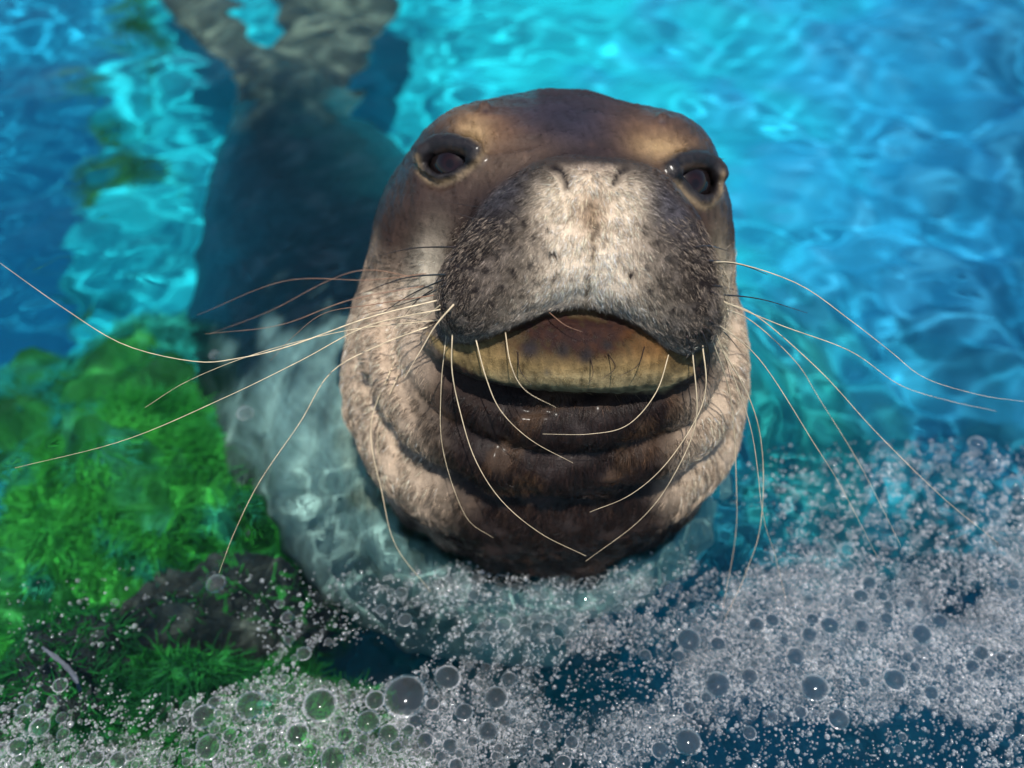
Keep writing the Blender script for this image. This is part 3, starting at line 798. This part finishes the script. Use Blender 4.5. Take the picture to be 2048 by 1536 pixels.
def algae(parent, Vv, F, n, ln, pal, seed, mask=None, flow=(.3, -.5, .2)):
    r = np.random.default_rng(seed)
    T = np.concatenate([F[:, [0, 1, 2]], F[:, [0, 2, 3]]]); A, B, C = Vv[T[:, 0]], Vv[T[:, 1]], Vv[T[:, 2]]
    cr = np.cross(B - A, C - A); ar = np.linalg.norm(cr, axis=1); N = cr / (ar[:, None] + 1e-12)
    cen = (A + B + C) / 3; w = ar * sm(-.1, .35, N[:, 2])
    if mask is not None: w = w * mask(cen)
    else: w = w * sm(-.5, .4, Noise(7, 3, seed + 5)(cen))
    i = r.choice(len(T), n, p=w / w.sum()); a, b = r.random((2, n)); fl = a + b > 1; a[fl] = 1 - a[fl]; b[fl] = 1 - b[fl]
    P = A[i] + (B - A)[i] * a[:, None] + (C - A)[i] * b[:, None]
    nn = Noise(6, 2, seed + 1); d = N[i] * .7 + np.array(flow) + np.stack([Noise(12, 2, seed + 2 + q)(P) for q in range(3)], 1) * .5 + r.normal(size=P.shape) * .25
    d /= np.linalg.norm(d, axis=1)[:, None]; L = ln * r.uniform(.4, 1.3, n)
    t = np.linspace(0, 1, 4); side = r.normal(size=P.shape) * .35
    pts = P[:, None] + (d[:, None] * t[None, :, None] + side[:, None] * (t * t)[None, :, None]) * L[:, None, None]
    pts[..., 2] = np.minimum(pts[..., 2], -.012)
    R = .00065 * (1 - .6 * t)[None] * r.uniform(.6, 1.4, (n, 1))
    f = np.clip(.5 + .35 * nn(P) + r.normal(0, .2, n), 0, 1)[:, None]
    c = np.array(pal[0]) * (1 - f) + np.array(pal[1]) * f
    if len(pal) > 2: c = c + (np.array(pal[2]) - c) * (.6 * sm(.5, 1.2, Noise(11, 2, seed + 9)(P)))[:, None]
    o = hair_object('algae', pts, R, c, ta.m, parent); o.cycles.is_caustics_receiver = True
    return tag(o, kind='stuff')
GREEN = ((.03, .33, .03), (.13, .76, .08), (.06, .62, .48)); TEAL = ((.012, .30, .16), (.05, .62, .50)); DARKG = ((.012, .13, .022), (.05, .40, .04))
kd = 1
def rock(px, py, z, r, seed, mat, label, rot=0, rough=.2, al=None):
    c = under(np.float64(px), np.float64(py), z)
    me, Vv, F = rock_mesh('rock', (c[0], c[1], z - r[2] * .92), r, seed, rough, rot); me.materials.append(mat)
    o = tag(link('rock', me), label, 'rock'); o.cycles.is_caustics_receiver = True
    if al: algae(o, Vv, F, int(al[0] * kd), al[1], al[2], seed)
    return o
rock(150, 1030, -.13, (.19, .20, .30), 3, M_green, 'large boulder thickly covered in bright green algae beside the seal', rot=25, al=(42000, .017, GREEN))
rock(300, 790, -.26, (.17, .22, .28), 4, M_green, 'algae green boulder with turquoise patches behind the brightest green one', rot=35, al=(24000, .017, TEAL))
rock(335, 1205, -.115, (.095, .05, .16), 5, M_brown, 'bare brown rock between two algae green rocks', rot=28, rough=.32, al=(500, .014, DARKG))
rock(375, 1350, -.09, (.080, .050, .14), 6, M_green, 'small dark green mossy rock at the edge of the foam', rot=22, al=(12000, .016, DARKG))
rock(70, 1360, -.06, (.085, .06, .16), 7, M_brown, 'dark brown rock with thin algae under the grey twig', rot=10, al=(2500, .012, DARKG))
rock(560, 1490, -.10, (.12, .06, .16), 8, M_green, 'green rock beneath the large bubbles', al=(7000, .014, DARKG))
rock(130, 1500, -.06, (.10, .05, .14), 9, M_green, 'weedy rock awash at the foam below the brown rock', al=(6000, .014, DARKG))
# weed along the edge of the ledge
fv = np.stack([FX, FY, FZ], -1).reshape(-1, 3)
e1f = lambda c: np.exp(-((c[:, 0] - np.interp(c[:, 1], EP[:, 1], EP[:, 0]) + .03) / .05) ** 2) * sm(.1, .7, Noise(3.2, 2, 77)(c)) * sm(3.2, 2.6, c[:, 1]) * sm(.3, .6, c[:, 1])
ea = algae(floor, fv, grid_faces(*FX.shape), int(15000 * kd), .05, ((.03, .24, .02), (.14, .55, .06)), 60, e1f)

# ------------------------------------------------------------------ foam and bubbles
def foam_density(px, py):
    d = np.zeros_like(px)
    for cx, cy, rx, ry, w in ((1740, 1290, 300, 150, 1.35), (1980, 1300, 130, 170, 1.2), (1590, 1220, 170, 110, 1.1), (2030, 1100, 60, 80, .8), (1480, 1330, 130, 70, .8),
                              (700, 1480, 290, 100, 1.1), (540, 1420, 130, 65, .9), (900, 1450, 220, 80, .8), (1060, 1360, 150, 45, .45), (1250, 1490, 110, 50, .6), (1330, 1425, 130, 45, .75),
                              (150, 1515, 200, 32, .8), (40, 1440, 90, 40, .25), (1130, 1255, 170, 42, .75), (880, 1190, 110, 36, .35), (1240, 1185, 70, 36, .45), (1060, 1165, 210, 26, .55),
                              (1800, 1000, 230, 90, .16), (600, 1300, 120, 40, .25), (1900, 930, 120, 50, .15)):
        d += w * np.exp(-(((px - cx) / rx) ** 2 + ((py - cy) / ry) ** 2) ** 1.5)
    for cx, cy, rx, ry, w in ((1895, 1190, 60, 55, .8), (1640, 1485, 200, 38, .60), (1950, 1470, 120, 40, .30), (400, 1320, 110, 60, 1.2), (1180, 1375, 130, 50, .75), (700, 1330, 120, 40, .5), (1480, 1110, 60, 60, .5), (1850, 1480, 90, 60, .8)):
        d -= w * np.exp(-(((px - cx) / rx) ** 2 + ((py - cy) / ry) ** 2) ** 1.5)
    return d
BIG = [(500, 1410, 27), (640, 1410, 33), (810, 1390, 42), (895, 1355, 25), (992, 1395, 22), (750, 1400, 18), (595, 1470, 22), (735, 1440, 22), (778, 1466, 19), (865, 1410, 14), (928, 1424, 17),
       (665, 1515, 24), (415, 1492, 24), (975, 1462, 19), (1435, 1370, 25), (1660, 1250, 19), (1545, 1240, 14), (1620, 1268, 16), (1790, 1360, 21), (1725, 1252, 15), (1357, 1312, 13), (1700, 1130, 11),
       (1378, 1278, 23), (432, 1168, 19), (490, 826, 16), (1592, 1312, 18), (1842, 1268, 20), (1962, 1306, 15), (1722, 1192, 15), (560, 1440, 14), (690, 1470, 15), (830, 1440, 13), (850, 1480, 16),
       (460, 1470, 13), (520, 1500, 17), (620, 1500, 14), (900, 1490, 14), (1010, 1440, 12), (720, 1500, 14), (570, 1520, 15), (430, 712, 9), (575, 1236, 12), (1290, 1310, 12)]
cell = {}; BUB = []
def try_add(px, py, r, ov):
    for g in (12, 40, 90):                                    # small, middle and large bubbles on grids of their own
        k = max(1, int(math.ceil((r + g / 2) / g)))
        ci, cj = int(px // g), int(py // g)
        for a in range(-k, k + 1):
            for b in range(-k, k + 1):
                for (x, y, q) in cell.get((g, ci + a, cj + b), ()):
                    if (x - px) ** 2 + (y - py) ** 2 < ((q + r) * ov) ** 2: return
    g = 12 if r < 6 else 40 if r < 20 else 90
    cell.setdefault((g, int(px // g), int(py // g)), []).append((px, py, r)); BUB.append((px, py, r))
for b in BIG: try_add(*b, .5)
nz1 = Noise(.006, 3, 91, dim=2); nz2 = Noise(.022, 2, 92, dim=2)
for med, sg, ntry, ov, pw in ((8.5, .35, 4600, .93, 1.2), (5.0, .28, 11000, .92, 1.0), (3.1, .25, 38000, .88, .8), (2.1, .2, 66000, .84, .8), (1.5, .2, 76000, .84, .8)):
    m = ntry
    px = rng.uniform(-60, 2110, m); py = rng.uniform(880, 1600, m)
    q = np.stack([px, py], -1); d = foam_density(px, py)
    d = d * (1 + .40 * nz1(q)) + (.26 * nz2(q) + .05) * (d > .04) + .06 * sm(1120, 1250, py) * (1 + nz2(q))
    d = np.maximum(d, .08 * sm(1240, 1330, py) * sm(900, 1300, px) * (1 + .8 * nz2(q)))
    d = d * (1 - .85 * sm(620, 420, px) * sm(1440, 1340, py))
    ok = rng.random(m) < np.clip(d, 0, 1) ** pw * np.where(px < 1150, 1.0, .25 if med > 6 else .7 if med > 4 else 1)
    r = med * np.exp(rng.normal(0, sg, m))
    for i in np.nonzero(ok)[0]: try_add(px[i], py[i], r[i], ov)
BUB = np.array(BUB); B3 = on_plane(BUB[:, 0], BUB[:, 1]); dist = np.linalg.norm(B3 - CAM, axis=1)
BR = BUB[:, 2] * dist / FPX
keep = np.hypot(B3[:, 0] - .022, B3[:, 1] - .545) > .150 + BR
B3, BR, BUB = B3[keep], BR[keep], BUB[keep]
B3[:, 2] = water_z(B3[:, 0], B3[:, 1])
def dome(seg, rings):
    v = [(0, 0, 1.)]; f = []
    el = np.linspace(0, math.pi * .56, rings + 1)[1:]
    for e in el:
        for j in range(seg):
            a = 2 * math.pi * j / seg; v.append((math.sin(e) * math.cos(a), math.sin(e) * math.sin(a), math.cos(e)))
    for j in range(seg): f.append((0, 1 + j, 1 + (j + 1) % seg))
    for i in range(rings - 1):
        for j in range(seg):
            a, b = 1 + i * seg + j, 1 + i * seg + (j + 1) % seg
            f.append((a, a + seg, b + seg)); f.append((a, b + seg, b))
    return np.array(v), np.array(f)
def film(name, haze, lo_, rim, rough):
    t = NT(name); t.t.nodes.remove(t.b)
    lw = t.n('LayerWeight'); lw.inputs['Blend'].default_value = .4
    fr = t.ramp(lw.outputs['Facing'], [(0, (lo_, lo_, lo_)), (.35, (lo_ * 1.5,) * 3), (.62, (rim,) * 3), (.9, (1, 1, 1))]).outputs[0]
    if haze > .5:                                              # froth: some bubbles are milky, some nearly clear
        nz = t.noise(330, 2, .6, t.pos()); big = t.noise(35, 3, .6, t.pos())
        k = t.ramp(nz.outputs[0], [(.38, (.45, .45, .45)), (.62, (2.1, 2.1, 2.1))]).outputs[0]
        k = t.mix(1.0, k, t.ramp(big.outputs[0], [(.35, (.6, .6, .6)), (.65, (1.35, 1.35, 1.35))]).outputs[0], 'MULTIPLY')
        fr = t.mix(1.0, fr, k, 'MULTIPLY')
    tr = t.n('BsdfTransparent'); gl = t.n('BsdfGlossy'); gl.inputs['Roughness'].default_value = rough; gl.inputs['Color'].default_value = (.97, .98, 1, 1)
    df = t.n('BsdfDiffuse'); df.inputs['Color'].default_value = (.93, .94, .95, 1)
    tl = t.n('BsdfTranslucent'); tl.inputs['Color'].default_value = (.93, .94, .95, 1)
    m0 = t.n('MixShader'); m0.inputs[0].default_value = .25; t.l(df.outputs[0], m0.inputs[1]); t.l(tl.outputs[0], m0.inputs[2])
    m1 = t.n('MixShader'); m1.inputs[0].default_value = haze; t.l(gl.outputs[0], m1.inputs[1]); t.l(m0.outputs[0], m1.inputs[2])
    m2 = t.n('MixShader'); t.l(fr, m2.inputs[0]); t.l(tr.outputs[0], m2.inputs[1]); t.l(m1.outputs[0], m2.inputs[2])
    t.l(m2.outputs[0], t.out.inputs[0]); return t.m
M_bub, M_foam = film('bubble film', .5, .06, .38, .04), film('foam film', .58, .21, .78, .09)
order = np.argsort(-BUB[:, 2])
inview = (BUB[:, 0] > 4) & (BUB[:, 0] < 2044) & (BUB[:, 1] < 1532)
top = [i for i in order if inview[i]][:300]
dv, df_ = dome(20, 7)
# a raised rim of water runs round the foot of each bubble
ra = np.linspace(0, 2 * math.pi, 20, endpoint=False); rb = np.linspace(0, 2 * math.pi, 5, endpoint=False)
tv = np.array([((.985 + .075 * math.cos(b)) * math.cos(a), (.985 + .075 * math.cos(b)) * math.sin(a), .10 + .075 * math.sin(b)) for a in ra for b in rb])
ti = np.arange(100).reshape(20, 5); tj = np.roll(ti, -1, 0)
tf = np.stack([ti, tj, np.roll(tj, -1, 1), np.roll(ti, -1, 1)], -1).reshape(-1, 4)
tf = np.concatenate([tf[:, [0, 1, 2]], tf[:, [0, 2, 3]]]) + len(dv)
bme = mesh_from('bubble', np.concatenate([dv, tv]), np.concatenate([df_, tf])); bme.materials.append(M_bub); bme.materials.append(M_foam)
mi = np.zeros(len(bme.polygons), np.int32); mi[len(df_):] = 1; bme.polygons.foreach_set('material_index', mi)
LONE = {(432, 1168): 'lone bubble beneath the tip of a drooping pale whisker', (490, 826): 'lone shiny bubble between the green boulder and the seal chest',
        (430, 712): 'small lone bubble beside the longest pale whisker', (575, 1236): 'small lone bubble over the pale chest of the seal'}
for i in top:
    o = link('bubble', bme); o.location = B3[i] - (0, 0, .12 * BR[i]); o.scale = (BR[i], BR[i] * random.uniform(.92, 1.08), BR[i] * random.uniform(.6, .95)); o.rotation_euler = (0, 0, random.uniform(0, 6))
    x_, y_, r_ = BUB[i]; key = (int(x_), int(y_))
    size = 'large' if r_ > 17 else 'middle sized' if r_ > 10.5 else 'small'
    if key in LONE: tag(o, LONE[key], 'bubble', 'lone bubbles'); continue
    spot = ('in the froth over the green weedy rocks' if x_ < 760 else 'in the froth before the seal chest' if x_ < 1300 else 'in the broad froth over deep blue water')
    tag(o, f'{size} clear bubble {spot}', 'bubble', f'{size} bubbles {spot}')
rest = np.ones(len(BUB), bool); rest[top] = False
dv, df_ = dome(7, 2)
fv_ = (B3[rest][:, None] - np.array([0, 0, .1]) * BR[rest][:, None, None] + dv[None] * BR[rest][:, None, None] * np.array([1, 1, .9])).reshape(-1, 3)
ff = (df_[None] + (np.arange(rest.sum()) * len(dv))[:, None, None]).reshape(-1, 3)
me = mesh_from('foam', fv_, ff); me.materials.append(M_foam)
foam_o = tag(link('foam', me), 'white froth of tiny bubbles drifting on the water', kind='stuff')
# the froth between the bubbles: a thin torn film lying on the water
fxs = np.arange(-.62, .62, .004); fys = np.arange(.08, .62, .004); LX, LY = np.meshgrid(fxs, fys)
LZ = water_z(LX, LY) + .0006; LP = np.stack([LX, LY, LZ], -1).reshape(-1, 3)
lpx, lpy = pixel(w2c(LP)); q = np.stack([lpx, lpy], -1); ld = foam_density(lpx, lpy)
ld = np.clip(ld * (1 + .40 * nz1(q)) + .26 * nz2(q) * (ld > .04), 0, 1.2) * (1 - .85 * sm(620, 420, lpx) * sm(1440, 1340, lpy))
ld *= np.hypot(LX - .022, LY - .545).ravel() > .165
for i in order[:160]:
    ld *= sm(.92, 1.05, np.hypot(lpx - BUB[i, 0], (lpy - BUB[i, 1]) * 1.1) / BUB[i, 2])
lf = grid_faces(*LX.shape); lf = lf[(ld[lf] > .10).any(1)]
u_, iv = np.unique(lf, return_inverse=True)
me = mesh_from('froth_film', LP[u_], iv.reshape(lf.shape)); colour_attr(me, 'cover', np.repeat(ld[u_][:, None], 3, 1))
t = NT('froth film'); t.t.nodes.remove(t.b); p = t.pos()
cov = t.n('Attribute', attribute_name='cover').outputs['Fac']
vo = t.n('TexVoronoi', feature='DISTANCE_TO_EDGE'); vo.inputs['Scale'].default_value = 210; t.l(p, vo.inputs['Vector'])
vo2 = t.n('TexVoronoi', feature='DISTANCE_TO_EDGE'); vo2.inputs['Scale'].default_value = 480; t.l(p, vo2.inputs['Vector'])
e1_ = t.ramp(vo.outputs[0], [(0, (1, 1, 1)), (.08, (.22, .22, .22)), (.25, (.03, .03, .03))]).outputs[0]
e2_ = t.ramp(vo2.outputs[0], [(0, (1, 1, 1)), (.10, (.25, .25, .25)), (.3, (.05, .05, .05))]).outputs[0]
ed = t.mix(.5, e1_, e2_)
nn_ = t.ramp(t.noise(45, 4, .65, p).outputs[0], [(.36, (.15, .15, .15)), (.64, (1.25, 1.25, 1.25))]).outputs[0]
al_ = t.mix(1.0, t.mix(1.0, ed, nn_, 'MULTIPLY'), t.mix(1.0, cov, (.22, .22, .22), 'MULTIPLY'), 'MULTIPLY')
tr = t.n('BsdfTransparent'); df = t.n('BsdfDiffuse'); df.inputs['Color'].default_value = (.9, .92, .93, 1)
ms = t.n('MixShader'); t.l(al_, ms.inputs[0]); t.l(tr.outputs[0], ms.inputs[1]); t.l(df.outputs[0], ms.inputs[2]); t.l(ms.outputs[0], t.out.inputs[0])
me.materials.append(t.m); tag(link('froth_film', me, foam_o), kind='stuff')

# ------------------------------------------------------------------ floating twig
tp = np.array([on_plane(np.float64(a), np.float64(b)) for a, b in ((88, 1300), (112, 1318), (136, 1338), (152, 1358), (160, 1382))]); tp[:, 2] = [.004, .005, .004, .002, -.002]
q = catmull(tp, 14); me = tube_mesh('twig', q, np.interp(np.linspace(0, 1, 14), [0, .2, .8, 1], [.0008, .0018, .0020, .0012]) * (1 + .15 * np.sin(np.arange(14) * 2.1)), 8)
me.materials.append(rock_mat('weathered twig', (.05, .06, .085), (.09, .11, .14), (.16, .18, .21)))
tag(link('twig', me), 'short weathered grey twig floating over the dark rock', 'twig')
